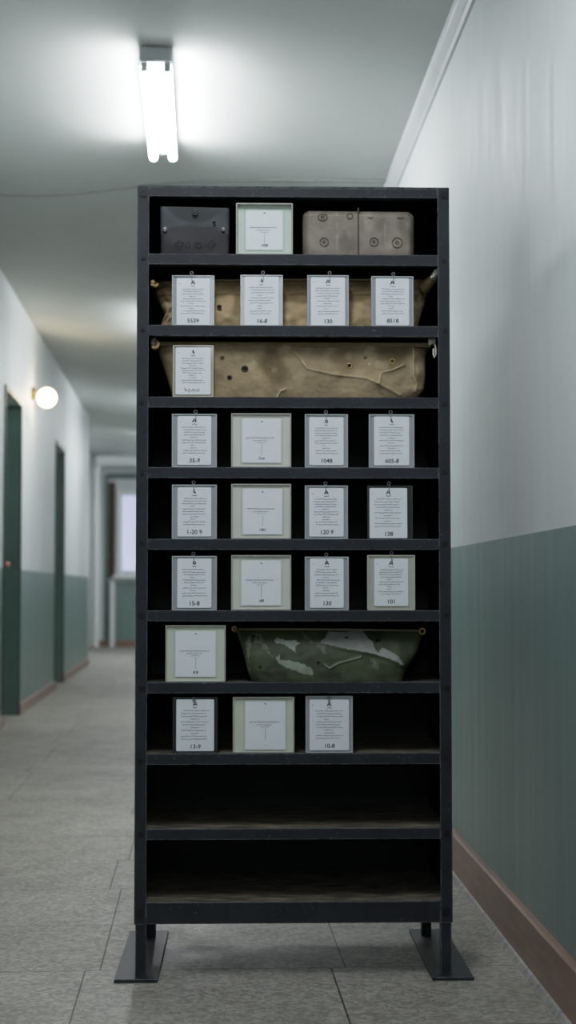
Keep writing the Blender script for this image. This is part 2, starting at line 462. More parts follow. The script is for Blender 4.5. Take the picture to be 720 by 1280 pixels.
tag(obj('curtain', bm, M['brown'], smooth=True), 'narrow brown curtain hanging at the left of the far window', 'curtain')

# ------------------------------------------------------------------ lamps
def fluorescent(label, xc, y0, y1, group=None):
    ym = (y0+y1)/2; L = y1-y0
    zc = ceil_at(xc, ym) - .004
    t = thing('fluorescent_light', label, 'ceiling light', (xc, ym, zc), .0564, group)
    bm = bmesh.new(); box(bm, -.058, .058, -L/2, L/2, -.054, -.003, .006); obj('housing', bm, M['white'], t)
    for s in (-1, 1):
        bm = bmesh.new(); box(bm, -.058, .058, s*L/2-.02, s*L/2+.02, -.057, -.003, .006)
        for q_ in (-1, 1): box(bm, q_*.041-.013, q_*.041+.013, s*(L/2-.012)-.014, s*(L/2-.012)+.014, -.088, -.05, .005)
        obj('end_cap', bm, M['mould'], t)
    for s in (-1, 1):
        bm = bmesh.new()
        tube(bm, [(s*.041, -L/2+.005, -.076), (s*.041, L/2-.005, -.076)], .0165, 14)
        obj('tube', bm, M['tube'], t, 'auto')
    return t
fluorescent('lit twin-tube fluorescent light on the ceiling above the black shelf', -.502, 5.45, 6.60)
fluorescent('lit fluorescent light farther down the ceiling behind the black shelf', -.76, 10.6, 11.8)
fluorescent('lit fluorescent light farthest down the ceiling near the end window', -1.02, 15.6, 16.8)
fluorescent('lit fluorescent light nearest the end window, hidden behind the black shelf', -1.25, 20.6, 21.8)

t = thing('wall_lamp', 'round lit warm globe lamp on the left wall beside the green door', 'wall lamp', (LX(11.85), 11.85, 2.36))
bm = bmesh.new(); tube(bm, [(0, 0, .02), (.026, 0, .02)], .05, 20); tube(bm, [(.026, 0, .02), (.036, 0, .02)], [.046, .03], 20); obj('backplate', bm, M['bracket'], t, 'auto')
bm = bmesh.new(); tube(bm, [(.015, 0, .015), (.05, 0, .005)], .02, 14); obj('lamp_holder', bm, M['bracket'], t, 'auto')
bm = bmesh.new(); ball(bm, (.118, 0, -.01), .072, seg=28); obj('globe', bm, M['globe'], t, True)

# ------------------------------------------------------------------ shelving unit
SX, SY, YAW = .0135, 3.65, R(1.6)
DEP = .42
HW = .369
SH = [.1755, .3415, .5145, .6795, .8465, 1.0135, 1.1815, 1.3475, 1.5170, 1.6865]     # top faces of the shelves, bottom one first
shelfunit = thing('shelving_unit', 'tall black steel shelving unit standing in the corridor on flat foot plates', 'shelf', (SX, SY, 0), YAW)
def part(name, bm, m, parent=shelfunit, smooth=False): return obj(name, bm, m, parent, smooth)
boltme = bmesh.new(); disc(boltme, (0, -.0012, 0), .0052, 'Y', 6, .0034); disc(boltme, (0, .0002, 0), .0075, 'Y', 14, .0012)
bolt0 = obj('bolt', boltme, M['bolt'])
first = True
for sx in (-1, 1):
    for back in (0, 1):
        bm = bmesh.new()
        x0, x1 = sorted((sx*HW, sx*(HW-.028)))
        ya, yb = (0, .0035) if not back else (DEP-.0035, DEP)
        box(bm, x0, x1, ya, yb, .124, 1.8485, .0008, 1)
        x0, x1 = sorted((sx*HW, sx*(HW-.0035)))
        ya, yb = (.0035, .03) if not back else (DEP-.03, DEP-.0035)
        box(bm, x0, x1, ya, yb, .124, 1.8485, .0008, 1)
        p = part('post', bm, M['steel'])
        if not back:
            zs = [1.829] + [z-.012 for z in SH[1:]] + [.150]
            for k, z in enumerate(zs):
                b = bolt0 if first else bolt0.copy()
                if not first: C.objects.link(b)
                first = False; b.parent = p; b.location = (sx*(HW-.0135+random.uniform(-.003, .003)), -.0004, z+random.uniform(-.002, .003))
                sc_ = 1.35 if k in (0, len(zs)-1) else random.uniform(.75, 1.0)
                b.scale = (sc_, 1, sc_); b.rotation_euler = (0, random.uniform(0, 1), 0)
for sx in (-1, 1):
    x0, x1 = sorted((sx*(HW-.0035), sx*(HW-.0055)))
    bm = bmesh.new(); box(bm, x0, x1, .004, DEP-.004, .126, 1.846); part('side_panel', bm, M['inner'])
bm = bmesh.new(); box(bm, -HW+.006, HW-.006, DEP-.008, DEP-.004, .126, 1.846); part('back_panel', bm, M['inner'])
bm = bmesh.new(); box(bm, -HW+.001, HW-.001, .0008, DEP, 1.8455, 1.8495, .0008, 1); part('top_panel', bm, M['steel'])
bm = bmesh.new(); box(bm, -HW+.0278, HW-.0278, .0006, .026, 1.8235, 1.8455, .001, 1); part('top_rail', bm, M['steel'])
bm = bmesh.new(); box(bm, -HW+.0278, HW-.0278, .0004, .026, .125, .1745, .001, 1); part('bottom_rail', bm, M['steel'])
for k, z in enumerate(SH):
    bm = bmesh.new()
    box(bm, -HW+.0065, HW-.0065, .004, DEP-.009, z-.003, z, .0004, 1, mat=1)
    if k:   # folded front lip
        box(bm, -HW+.0275, HW-.0275, .0022, .006, z-.0245, z+.0012, .0009, 1, mat=0)
        box(bm, -HW+.0275, HW-.0275, .006, .024, z-.0245, z-.022, .0004, 1, mat=0)
    s = part('shelf', bm, [M['steel'], M['shelf_dusty_lightened' if k < 3 else 'shelf']])
for sx in (-1, 1):
    x0, x1 = sorted((sx*(HW-.003), sx*(HW-.028)))
    for ya, yb in ((.002, .027), (DEP-.027, DEP-.002)):
        bm = bmesh.new(); box(bm, x0, x1, ya, yb, .008, .126, .0012, 1); part('leg', bm, M['steel'])
    bm = bmesh.new(); x0, x1 = ((-.412, -.312) if sx < 0 else (.317, .413))
    box(bm, x0, x1, -.035, .475, .0, .0085, .001, 1)
    part('foot_plate', bm, M['steel'])

def on_shelf(x, y, z):      # shelf frame -> world
    c, s = math.cos(YAW), math.sin(YAW)
    return (SX + c*x - s*y, SY + s*x + c*y, z)

# ------------------------------------------------------------------ cards in holders
YF = .010     # front of the card holders, just behind the shelf lip
def card_holder(xc, w, h, z, number, label, style='grey', hook=True, drop=0., cw=None, ch=None, cx=0, cz=0, seed=0, tilt=0., group=None, depth=YF, script=False):
    rng = random.Random(seed*13+5)
    t = thing('card_holder', label, 'card holder', on_shelf(xc, depth, z+.0012), YAW+tilt, group)
    a, b = M['hold_'+style], M['hold_'+style+'_rim']
    th = .016
    bm = bmesh.new()
    prism(bm, rrect(-w/2, w/2, 0, h, .0025), .002, th)
    obj('backing', bm, a, t)
    bm = bmesh.new(); rw = .0032     # raised rim
    for x0, x1, z0, z1 in ((-w/2, -w/2+rw, 0, h), (w/2-rw, w/2, 0, h), (-w/2+rw, w/2-rw, 0, rw*.7), (-w/2+rw, w/2-rw, h-rw, h)):
        box(bm, x0, x1, -.001, .004, z0, z1, .0006, 1)
    obj('rim', bm, b, t)
    cw = cw or .073; ch = ch or h-.016
    z0 = cz + .006; z1 = z0 + ch; x0 = cx-cw/2; x1 = cx+cw/2
    bm = bmesh.new(); prism(bm, rrect(x0, x1, z0, z1, .003), -.0002, .0021)
    c = obj('card', bm, M['card'], t)
    ye = -.0007
    bm = bmesh.new()
    zt = z1-.026; n = 11; gap = (zt - (z0+.028))/(n-1)
    short = (rng.choice([3, 4]), rng.choice([6, 7]), 8)
    for k in range(n):
        zz = zt - k*gap
        if k in short: l, r_ = x0+cw*.38, x0+cw*rng.uniform(.5, .64)
        else: l, r_ = x0+cw*rng.uniform(.12, .2), x1-cw*rng.uniform(.12, .22)
        scribble(bm, l, r_, zz, .0021, ye, .00085, rng)
    if rng.random() < .7: scribble(bm, x0+.006, x0+.010, z1-.013, .002, ye, .0008, rng)
    obj('printed_text', bm, M['ink'], c)
    bm = bmesh.new()
    if script:
        pts = [(x0+cw*(.3+.4*k/16), z0+.010 + .0035*math.sin(k*1.9)+.0022*math.cos(k*3.1)) for k in range(17)]
        ink(bm, pts, ye, .0012); ink(bm, [(x0+cw*.25, z0+.016), (x0+cw*.3, z0+.007)], ye, .0014)
    else:
        text_into(bm, number, cx, z0+.006, .0135, ye, .15*rng.uniform(-.6, 1), 1.05)
    obj('handwritten_number', bm, M['ink_dark'], c)
    bm = bmesh.new()   # small crest at the head of the card
    zc = z1-.0105
    kind = rng.randrange(3)
    if kind == 0:
        for pl_ in ([(cx-.0045, zc-.004), (cx-.001, zc+.004), (cx+.001, zc+.004), (cx+.004, zc-.004)], [(cx-.003, zc-.001), (cx+.003, zc-.001)]): ink(bm, pl_, ye, .002)
    elif kind == 1:
        ink(bm, [(cx+.003*math.cos(a_*.7), zc+.003*math.sin(a_*.7)) for a_ in range(10)], ye, .0022)
    else:
        ink(bm, [(cx, zc+.005), (cx-.0005, zc-.001), (cx+.003, zc-.004)], ye, .0022); ink(bm, [(cx-.003, zc), (cx+.003, zc-.0005)], ye, .0016)
    scribble(bm, cx-.005, cx+.006, zc-.0085, .0022, ye, .001, rng)
    obj('emblem', bm, M['ink_dark'], c)
    if hook:
        bm = bmesh.new(); xh = rng.uniform(-.004, .004)
        ring(bm, (xh, -.0022*(drop > 0), h+.0052-drop), .0036, .0009, 'Y', 16, 6)
        tube(bm, [(xh, -.0022*(drop > 0), h+.0018-drop), (xh+.0005, -.0022, h-.002), (xh+.0008, -.0024, h-.011)], .0009, 6)
        disc(bm, (xh+.0008, -.0024, h-.0125), .0017, 'Y', 10, .001)
        obj('hanging_hook', bm, M['metal'], t, 'auto')
    return t

G2 = 'card holders on the shelves'
def L(s): return s
cards = [
 # second shelf from the top, in front of the long khaki bag
 (-.2371, .1004, .1194, SH[8], '5539', 'grey holder with white card on second shelf from top, first from left before khaki bag', dict(cw=.078, ch=.1115, cz=-.005)),
 (-.0756, .1003, .1215, SH[8], '16-8', 'grey holder with white card on second shelf from top, second from left before khaki bag', dict(cw=.080, ch=.1165, cz=-.005)),
 (.0815, .0984, .1216, SH[8], '130', 'grey holder with white card on second shelf from top, third from left before khaki bag', dict(cw=.081, ch=.1155, cz=-.005)),
 (.2343, .1003, .1199, SH[8], '8518', 'grey holder with white card on second shelf from top, rightmost before khaki bag', dict(cw=.079, ch=.112, cz=-.003)),
 (-.2367, .0964, .1228, SH[7], '', 'beige-edged holder with white card leaning before the left end of the buff canvas bag', dict(style='beige', hook=False, cw=.082, ch=.1115, script=True)),
 (-.2334, .1056, .1262, SH[6], '35-9', 'grey holder with white card at left end of fourth shelf, below buff canvas bag', dict(cw=.079, ch=.115)),
 (.0773, .1018, .1265, SH[6], '1048', 'grey holder with white card on fourth shelf, just right of the square framed card', dict(cw=.081, ch=.1135)),
 (.2314, .1074, .1266, SH[6], '605-8', 'grey holder with white card at right end of fourth shelf, below buff canvas bag', dict(cw=.083, ch=.1155)),
 (-.2329, .1053, .1276, SH[5], '1-20 9', 'grey holder with white card at left end of fifth shelf from top', dict(cw=.079, ch=.115)),
 (.0771, .1015, .1261, SH[5], '120 9', 'grey holder with white card on fifth shelf, just right of the square framed card', dict(cw=.081, ch=.114)),
 (.2270, .1072, .1262, SH[5], '138', 'black-edged holder with white card at right end of fifth shelf from top', dict(style='dark', cw=.089, ch=.1185, cx=-.004, cz=-.004)),
 (-.2324, .1051, .1272, SH[4], '15-8', 'grey holder with white card at left end of sixth shelf, above cream framed card', dict(cw=.080, ch=.1155)),
 (.0779, .1032, .1256, SH[4], '130', 'grey holder with white card on sixth shelf, just right of the square framed card', dict(cw=.079, ch=.1155)),
 (.2293, .1126, .1295, SH[4], '101', 'cream-edged holder with white card at right end of sixth shelf, above green bag', dict(style='cream', cw=.080, ch=.111, cz=.004)),
 (-.2296, .1047, .1301, SH[2], '13-9', 'black-edged holder with white card at left end of third shelf from bottom', dict(style='dark', cw=.088, ch=.120, cz=-.001, drop=.0095)),
 (.0831, .1102, .1322, SH[2], '10-8', 'grey holder with white card on third shelf from bottom, right of cream framed card', dict(cw=.092, ch=.1175, drop=.0095)),
]
for k, (xc, w, h, z, num, lab, kw) in enumerate(cards):
    card_holder(xc, w, h, z, num, lab, seed=k+1, group=G2, tilt=random.uniform(-.006, .006), **kw)

def framed_card(xc, w, h, z, code, label, board='mat_cream', cw=.088, ch=.104, cx=0, seed=0, inset=.0):
    rng = random.Random(seed*7+3)
    t = thing('framed_card', label, 'framed card', on_shelf(xc, YF, z+.0012), YAW + random.uniform(-.006, .006), 'square framed cards on the shelves')
    bm = bmesh.new(); fw = .0035; th = .026
    for x0, x1, z0, z1 in ((-w/2, -w/2+fw, 0, h), (w/2-fw, w/2, 0, h), (-w/2+fw, w/2-fw, 0, fw), (-w/2+fw, w/2-fw, h-fw, h)):
        box(bm, x0, x1, -.0015, th, z0, z1, .0007, 1)
    obj('frame', bm, M['frame'], t)
    yb = .003 + inset
    bm = bmesh.new(); box(bm, -w/2+fw, w/2-fw, yb, yb+.004, fw, h-fw); mb = obj('mount_board', bm, M[board], t)
    bm = bmesh.new(); rr = rrect(cx-cw/2-.004, cx+cw/2+.004, h/2-ch/2-.004, h/2+ch/2+.004, .002); rr.append(rr[0])
    ink(bm, rr, yb-.0005, .0009); obj('inner_line', bm, M['frame'], mb)
    z0 = h/2-ch/2 - .001; z1 = z0+ch
    bm = bmesh.new(); prism(bm, rrect(cx-cw/2, cx+cw/2, z0, z1, .002), yb-.0016, yb+.001); c = obj('card', bm, M['card'], t)
    ye = yb-.0022
    bm = bmesh.new(); zc = z0+ch*.57
    scribble(bm, cx-cw*.40, cx+cw*.34, zc, .0022, ye, .00095, rng)
    scribble(bm, cx-cw*.22, cx+cw*.16, zc-.0065, .002, ye, .0008, rng)
    scribble(bm, cx-cw*.12, cx+cw*.10, zc-.0115, .0012, ye, .0006, rng)
    obj('printed_text', bm, M['ink'], c)
    bm = bmesh.new(); ink(bm, [(cx, zc-.015), (cx+.0004, zc-.028), (cx-.0003, zc-.041)], ye, .0011); obj('pencil_line', bm, M['ink_pale'], c)
    bm = bmesh.new()
    if code: text_into(bm, code, cx, z0+.008, .0085, ye, .1)
    ink(bm, [(cx-.002, z1-.0065), (cx, z1-.0045), (cx+.0025, z1-.0075)], ye, .0016)
    obj('handwritten_number', bm, M['ink_dark'], c)
    return t
framed_card(-.0691, .1347, .1236, SH[9], '1008', 'pale green square framed card on top shelf beside the black leather case', 'mat_green', .087, .094, .0, 1, .008)
framed_card(-.0763, .1413, .1281, SH[6], 'Con', 'square cream framed card on fourth shelf from top, uppermost of three in that column', 'mat_cream', .091, .103, .001, 2)
framed_card(-.0762, .1410, .1296, SH[5], '1901', 'square cream framed card on fifth shelf, middle of three in its column', 'mat_cream', .091, .106, .003, 3)
framed_card(-.0760, .1407, .1292, SH[4], '189', 'square cream framed card on sixth shelf, directly above the green bag', 'mat_cream', .092, .104, .0, 4)
framed_card(-.2291, .1403, .1324, SH[3], '8 8', 'greenish square framed card standing left of the green paint-stained bag', 'mat_greencream', .093, .106, .0, 5)
framed_card(-.0702, .1438, .1303, SH[2], '- -', 'greenish square framed card on third shelf from bottom, below the green bag', 'mat_greencream', .093, .112, .004, 6)

# ------------------------------------------------------------------ bags
def lerp_poly(tab, v):
    for (a, va), (b, vb) in zip(tab[:-1], tab[1:]):
        if a <= v <= b: return va + (vb-va)*(v-a)/(b-a)
    return tab[-1][1]
def seg_d(px, pz, a, b):
    dx, dz = b[0]-a[0], b[1]-a[1]; l2 = dx*dx+dz*dz or 1e-12
    t = max(0, min(1, ((px-a[0])*dx+(pz-a[1])*dz)/l2))
    return math.hypot(px-a[0]-t*dx, pz-a[1]-t*dz)
def poly_d(px, pz, pl):
    return min(seg_d(px, pz, pl[i], pl[i+1]) for i in range(len(pl)-1))
def inside(px, pz, pl):
    c = False; j = len(pl)-1
    for i in range(len(pl)):
        if (pl[i][1] > pz) != (pl[j][1] > pz) and px < (pl[j][0]-pl[i][0])*(pz-pl[i][1])/(pl[j][1]-pl[i][1])+pl[i][0]: c = not c
        j = i
    return c

def bag_body(name, parent, left, right, zt, yc, b0, btop, wrinkle, colour, m, NU=420, NV=70, NB=40, nexp=5., prof=None):
    """closed soft pouch: left/right give the outline x over height v, zt(u) the height of the top edge (parent at the base)"""
    bm = bmesh.new(); cl = bm.loops.layers.float_color.new('Col'); cols = {}
    rows = []
    for j in range(NV+1):
        v = j/NV; xl, xr = lerp_poly(left, v), lerp_poly(right, v)
        b = btop + (b0-btop)*((1-v)**.8 if not prof else prof(v)); row = []
        for i in range(NU+1):
            u = i/NU; s = 2*u-1
            x = xl+(xr-xl)*u; z = zt(u)*v
            base = (1-min(1, abs(s))**nexp)**(1/nexp) if abs(s) < 1 else 0
            wv, c = wrinkle(x, z, u, v), colour(x, z, u, v)
            y = yc - b*base - wv*min(1, base*1.5)
            vt = bm.verts.new((x, y, z)); cols[vt] = c; row.append(vt)
        for i in range(1, NB):
            u = 1-i/NB; s = 2*u-1; x = xl+(xr-xl)*u; z = zt(u)*v
            base = (1-abs(s)**nexp)**(1/nexp)
            vt = bm.verts.new((x, yc+b*base, z)); cols[vt] = colour(x, z, u, v); row.append(vt)
        rows.append(row)
    n = len(rows[0])
    for j in range(NV):
        for i in range(n):
            bm.faces.new((rows[j][i], rows[j][(i+1) % n], rows[j+1][(i+1) % n], rows[j+1][i]))
    bm.faces.new(rows[0]); bm.faces.new(rows[-1])
    for f in bm.faces:
        for l in f.loops: l[cl] = cols[l.vert]
    return obj(name, bm, m, parent, True)

def N(x, y, z=0): return noise.noise(Vector((x, y, z)))
def mixc(a, b, t): return tuple(a[k]+(b[k]-a[k])*t for k in range(3))+(1,)
def sstep(a, b, x):
    t = max(0, min(1, (x-a)/(b-a))); return t*t*(3-2*t)

def eyelet(name, parent, x, y, z, r, mats, hole=True):
    bm = bmesh.new()
    ring(bm, (x, y, z), r, r*.32, 'Y', 18, 6, 0); disc(bm, (x, y+.0006, z), r*.95, 'Y', 18, .0012, 1)
    return obj(name, bm, mats, parent, True)

# --- bag on the second shelf: long khaki bag behind four cards
zb = SH[8]
KH, KD, KL = lin(184, 163, 130), lin(118, 101, 73), lin(208, 192, 160)
bag2 = thing('canvas_bag', 'long khaki canvas bag lying behind four card holders on second shelf', 'bag', on_shelf(0, 0, zb+.0006), YAW, 'long canvas bags on the upper shelves')
left2 = [(0, -.316), (.12, -.320), (.35, -.309), (.6, -.322), (.85, -.336), (1, -.334)]
right2 = [(0, .300), (.3, .311), (.55, .322), (.8, .331), (1, .341)]
hump = [(-.165, .075, .05), (-.02, .07, .055), (.155, .07, .05), (.30, .05, .03), (-.29, .07, .03), (.08, .06, .05)]
def wr2(x, z, u, v):
    w = 0
    for hx, hz, hr in hump: w += .010*math.exp(-((x-hx)/hr)**2-((z-hz+.03)/.04)**2)
    w += .010*N(x*14, z*18, 1) + .0035*N(x*45, z*60, 2)
    w += .004*math.exp(-((z-.088-.008*N(x*12, 0, 3))/.004)**2)
    e = sstep(.93, 1., u)+sstep(.08, 0., u)
    w += e*.006*math.sin(z*160+6*N(x*40, z*30, 5))
    return w
def co2(x, z, u, v):
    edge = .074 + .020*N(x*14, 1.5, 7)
    t = .85*sstep(edge-.006, edge+.008, z)  # dark flap band, with shade above the folds mixed into the colour
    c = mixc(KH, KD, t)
    k = sstep(.1, .5, N(x*30, z*40, 9)); c = mixc(c, KL, .35*k*(1-t))
    c = mixc(c, KD, .7*sstep(.15, .5, N(x*20+3, z*14, 4)))
    d = abs(z-(.112+.002*N(x*20, 0, 2)))
    if d < .0012: c = mixc(c, KD, .5)
    return c
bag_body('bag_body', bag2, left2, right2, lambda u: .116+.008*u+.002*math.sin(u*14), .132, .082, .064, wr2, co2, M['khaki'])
bm = bmesh.new(); tube(bm, [(-.333, .085, .117), (-.2, .064, .1185), (0, .062, .121), (.2, .064, .1225), (.338, .085, .1245)], .003, 8); obj('top_piping', bm, M['zip'], bag2, True)
eyelet('eyelet', bag2, -.1760, .132-.082*1-wr2(-.176,.05,.5,.4)-.001+.02*.4**.8*0, .050, .0045, [M['hole_rim'], M['hole']])
bm = bmesh.new(); tube(bm, [(.318, .070, .106), (.329, .050, .116), (.336, .038, .123)], [.016, .0125, .010], 12); obj('gathered_neck', bm, M['zip'], bag2, 'auto')
bm = bmesh.new()
tube(bm, [(.333, .040, .119), (.338, .032, .130), (.343, .026, .139)], [.007, .0075, .006], 8)
for k in range(9):
    ball(bm, (.334+.010*k/8+random.uniform(-.004, .004), .026, .122+.019*k/8), .0038, seg=8)
obj('cord_knot', bm, M['cord'], bag2, True)
bm = bmesh.new(); tube(bm, [(-.328, .075, .112), (-.335, .045, .108), (-.336, .034, .101), (-.328, .034, .098), (-.322, .04, .104)], .0042, 8); ball(bm, (-.334, .036, .108), .006, seg=10); obj('cord_end', bm, M['tancord'], bag2, True)

# --- bag on the third shelf: large buff bag with crease lines and eyelets
zb = SH[7]
bag3 = thing('canvas_bag', 'long buff canvas bag with eyelets, pale creases and knotted drawstring ends, third shelf', 'bag', on_shelf(0, 0, zb+.0006), YAW, 'long canvas bags on the upper shelves')
left3 = [(0, -.288), (.08, -.290), (.45, -.305), (.85, -.324), (1, -.331)]
right3 = [(0, .290), (.06, .300), (.2, .316), (.45, .321), (.8, .322), (1, .331)]
C3 = [[(-.030, .140), (-.0089, .1229), (.0063, .1115), (.0329, .074), (.0633, .066), (.1013, .058), (.1393, .0545), (.1736, .050), (.2021, .036), (.2306, .0225), (.2534, .010)],
      [(.2021, .036), (.2050, .0512), (.2079, .0630), (.2346, .0705), (.2632, .083)],
      [(-.0392, .003), (-.0316, .018), (-.0203, .022)],
      [(.2863, .130), (.2881, .104), (.286, .056), (.2955, .037), (.29, .02)]]
EY3 = [(-.1682, .0980, .0042), (-.1511, .0500, .0048), (-.1151, .0715, .0065), (.1337, .0800, .0058), (.2366, .0920, .0060), (.1718, .0995, .0028), (.1813, .0842, .0020)]
def wr3(x, z, u, v):
    w = .010*N(x*8, z*13, 11) + .0035*N(x*26, z*34, 12) + .0009*N(x*90, z*100, 13)
    for k, pl_ in enumerate(C3):
        d = poly_d(x, z, pl_)
        if d < .03: w += .0035*math.exp(-(d/.004)**2) + .004*math.exp(-(d/.014)**2)
    w += .006*math.exp(-((x-.30)/.012)**2)*math.sin(z*120)
    return w
B3, B3_SHADE, B3L = lin(162, 145, 118), lin(112, 97, 74), lin(196, 182, 154)
def co3(x, z, u, v):
    c = mixc(B3, B3_SHADE, .9*sstep(-.05, .5, N(x*11, z*13, 21)))  # fold shading painted into the canvas colour
    c = mixc(c, B3_SHADE, .5*sstep(.105, .135, z)*sstep(-.1, .2, N(x*8, 3, 2)+.2))  # more painted shade towards the top edge
    c = mixc(c, B3L, .3*sstep(.2, .6, N(x*34, z*30, 23)))
    for k, pl_ in enumerate(C3):
        d = poly_d(x, z, pl_)
        wd = (.0011 if k != 2 else .0018)*(.8+.5*N(x*60, z*60, 8))
        if d < .004:
            s = 1-sstep(wd*.6, wd*1.5, d)
            if k == 0 and x < .02: s *= .25
            c = mixc(c, lin(208, 197, 172), .7*s)
    return c
YB3 = .136
bag_body('bag_body', bag3, left3, right3, lambda u: .135+.001*math.sin(u*9), YB3, .100, .085, wr3, co3, M['khaki'], NU=460, NV=90, nexp=7, prof=lambda v: (1-v**3)**.7)
def y3(x, z):
    v = z/.135; b = .085+(.015)*((1-v**3)**.7); s = 2*(x+.31)/.63-1
    return YB3 - b*(1-min(.98, abs(s))**7)**(1/7) - wr3(x, z, .5, v)
bm = bmesh.new()
def zipline(bm, x0, x1, y, z, h, t):
    box(bm, x0, x1, y, y+t, z, z+h, .0012, 1)
zipline(bm, -.330, .330, YB3-.088, .127, .011, .12); obj('zip_band', bm, M['zip'], bag3)
for k, (x, z, r) in enumerate(EY3):
    mm = [[M['zip'], M['hole_rim']], [M['hole_rim'], M['hole']], [M['hole_rim'], M['hole']], [M['brass'], M['hole']], [M['brass'], M['hole_rim']], [M['hole_rim'], M['zip']], [M['cord'], M['cord']]][k]
    eyelet('eyelet', bag3, x, y3(x, z)-.0006, z, r, mm)
bm = bmesh.new()
for k in range(10): ball(bm, (-.328+random.uniform(-.006, .006), .037+random.uniform(-.004, .004), .136+random.uniform(-.006, .005)), .0045, seg=8)
tube(bm, [(-.331, .030, .135), (-.329, .062, .133)], .003, 8)
obj('cord_knot', bm, M['cord'], bag3, True)
bm = bmesh.new(); tube(bm, [(-.327, .027, .137), (-.319, .022, .128), (-.322, .020, .120), (-.330, .022, .117), (-.333, .024, .122)], .0042, 8); obj('cord_loop', bm, M['tancord'], bag3, True)
bm = bmesh.new()
for k in range(12): ball(bm, (.326+.010*k/11+random.uniform(-.003, .003), .037+random.uniform(-.004, .004), .137+.004*k/11+random.uniform(-.004, .004)), .0048, seg=8)
tube(bm, [(.331, .028, .136), (.328, .062, .134)], .003, 8)
obj('cord_knot', bm, M['cord'], bag3, True)
bm = bmesh.new(); tube(bm, [(.336, .026, .134), (.338, .022, .120), (.3385, .021, .104), (.335, .021, .098), (.3325, .022, .106), (.333, .024, .120)], .0022, 8); obj('cord_loop', bm, M['cord'], bag3, True)

# --- green paint-stained bag on the seventh shelf
zb = SH[3]; Z7 = .6803
G7 = thing('canvas_bag', 'dark green bag smeared with pale grey paint patches, brass rings at both top corners', 'bag', on_shelf(0, 0, zb+.0006), YAW)
P7 = [[(0.0619, 0.7708), (0.0758, 0.7832), (0.0842, 0.7984), (0.0967, 0.7957), (0.1418, 0.7984), (0.1661, 0.7998), (0.1765, 0.7818), (0.1869, 0.7748), (0.1904, 0.761), (0.2112, 0.7589), (0.2355, 0.7485), (0.2528, 0.7347), (0.2597, 0.7174), (0.225, 0.7347), (0.1834, 0.7472), (0.1278, 0.7569), (0.0862, 0.7659)],
[(-0.0455, 0.7764), (-0.0385, 0.7833), (-0.0143, 0.7764), (0.003, 0.7778), (0.0155, 0.7708), (0.003, 0.7612), (0.0065, 0.7488), (-0.0074, 0.7571), (-0.0212, 0.7681), (-0.0385, 0.7695)],
[(-0.042, 0.735), (-0.033, 0.7454), (-0.0302, 0.7316), (-0.0039, 0.7295), (0.0273, 0.7211), (0.0466, 0.7073), (0.0446, 0.6963), (0.0238, 0.6984), (-0.0074, 0.7108), (-0.033, 0.7212)],
[(-0.1119, 0.7627), (-0.1078, 0.782), (-0.0953, 0.793), (-0.0787, 0.793), (-0.0697, 0.7765), (-0.0593, 0.7592), (-0.0441, 0.7433), (-0.0489, 0.7385), (-0.0697, 0.7558), (-0.0815, 0.7709), (-0.0953, 0.771), (-0.1022, 0.7558), (-0.1036, 0.7282), (-0.0994, 0.6903), (-0.1077, 0.7144)],
[(0.0183, 0.8019), (0.0342, 0.7833), (0.0515, 0.7722), (0.0654, 0.7722), (0.0723, 0.766), (0.0779, 0.7473), (0.0689, 0.7452), (0.0626, 0.7591), (0.0446, 0.766), (0.0252, 0.7819)],
[(0.1799, 0.7382), (0.1903, 0.7347), (0.1972, 0.7209), (0.2076, 0.7174), (0.2041, 0.7057), (0.1902, 0.7106), (0.1812, 0.7244)],
[(0.2197, 0.8018), (0.2273, 0.7997), (0.2231, 0.7852)]]
D7 = [(0.1904, 0.7728), (0.2043, 0.7831), (0.2119, 0.7637), (0.2007, 0.7472), (0.1917, 0.7568)]
CR7 = [(0.0723, 0.7211), (0.0848, 0.7121), (0.1035, 0.7231), (0.159, 0.7382)]
P7 = [[(x, z-Z7) for x, z in p] for p in P7]; D7 = [(x, z-Z7) for x, z in D7]; CR7 = [(x, z-Z7) for x, z in CR7]
OL, OLD = lin(64, 74, 50), lin(42, 50, 34)
GP = [lin(138, 142, 140), lin(150, 160, 152), lin(138, 150, 136), lin(112, 120, 108), lin(104, 110, 100), lin(96, 106, 92), lin(92, 100, 86)]
def wr7(x, z, u, v):
    w = .003*N(x*14, z*18, 31)+.0012*N(x*50, z*60, 32)
    d = poly_d(x, z, [P7[0][k] for k in (12, 13, 14, 15, 16)])
    if d < .02: w += .003*math.exp(-(d/.006)**2)
    d = poly_d(x, z, CR7)
    if d < .02: w += .002*math.exp(-(d/.003)**2)
    return w
def co7(x, z, u, v):
    c = mixc(OL, OLD, sstep(-.1, .5, N(x*18, z*22, 41)))
    jx, jz = x + .0022*N(x*140, z*140, 1), z + .0022*N(x*140, z*140, 2)
    for k, p in enumerate(P7):
        if inside(jx, jz, p):
            f = .92 if k < 3 else .75
            if k in (3, 4, 5): f *= sstep(-.35, .1, N(x*90, z*90, 6))
            c = mixc(c, GP[k], f); break
    if inside(jx, jz, D7): c = mixc(OL, OLD, .4)
    d = poly_d(x, z, CR7)
    c = mixc(c, lin(150, 152, 132), .8*(1-sstep(.0005, .0018, d)))
    if x < -.085 and abs(x-lerp_poly(left7, v)-.004) < .0015: c = mixc(c, lin(100, 108, 94), .7)
    return c
left7 = [(0, -.0955), (.06, -.1015), (.2, -.109), (.55, -.119), (.8, -.129), (1, -.1365)]
right7 = [(0, .2587), (.25, .269), (.55, .294), (.8, .304), (1, .313)]
bag_body('bag_body', G7, left7, right7, lambda u: .1235-.0035*u, .085, .066, .018, wr7, co7, M['olive'], NU=440, NV=100, nexp=7, prof=lambda v: (1-v**2.2)**.8)
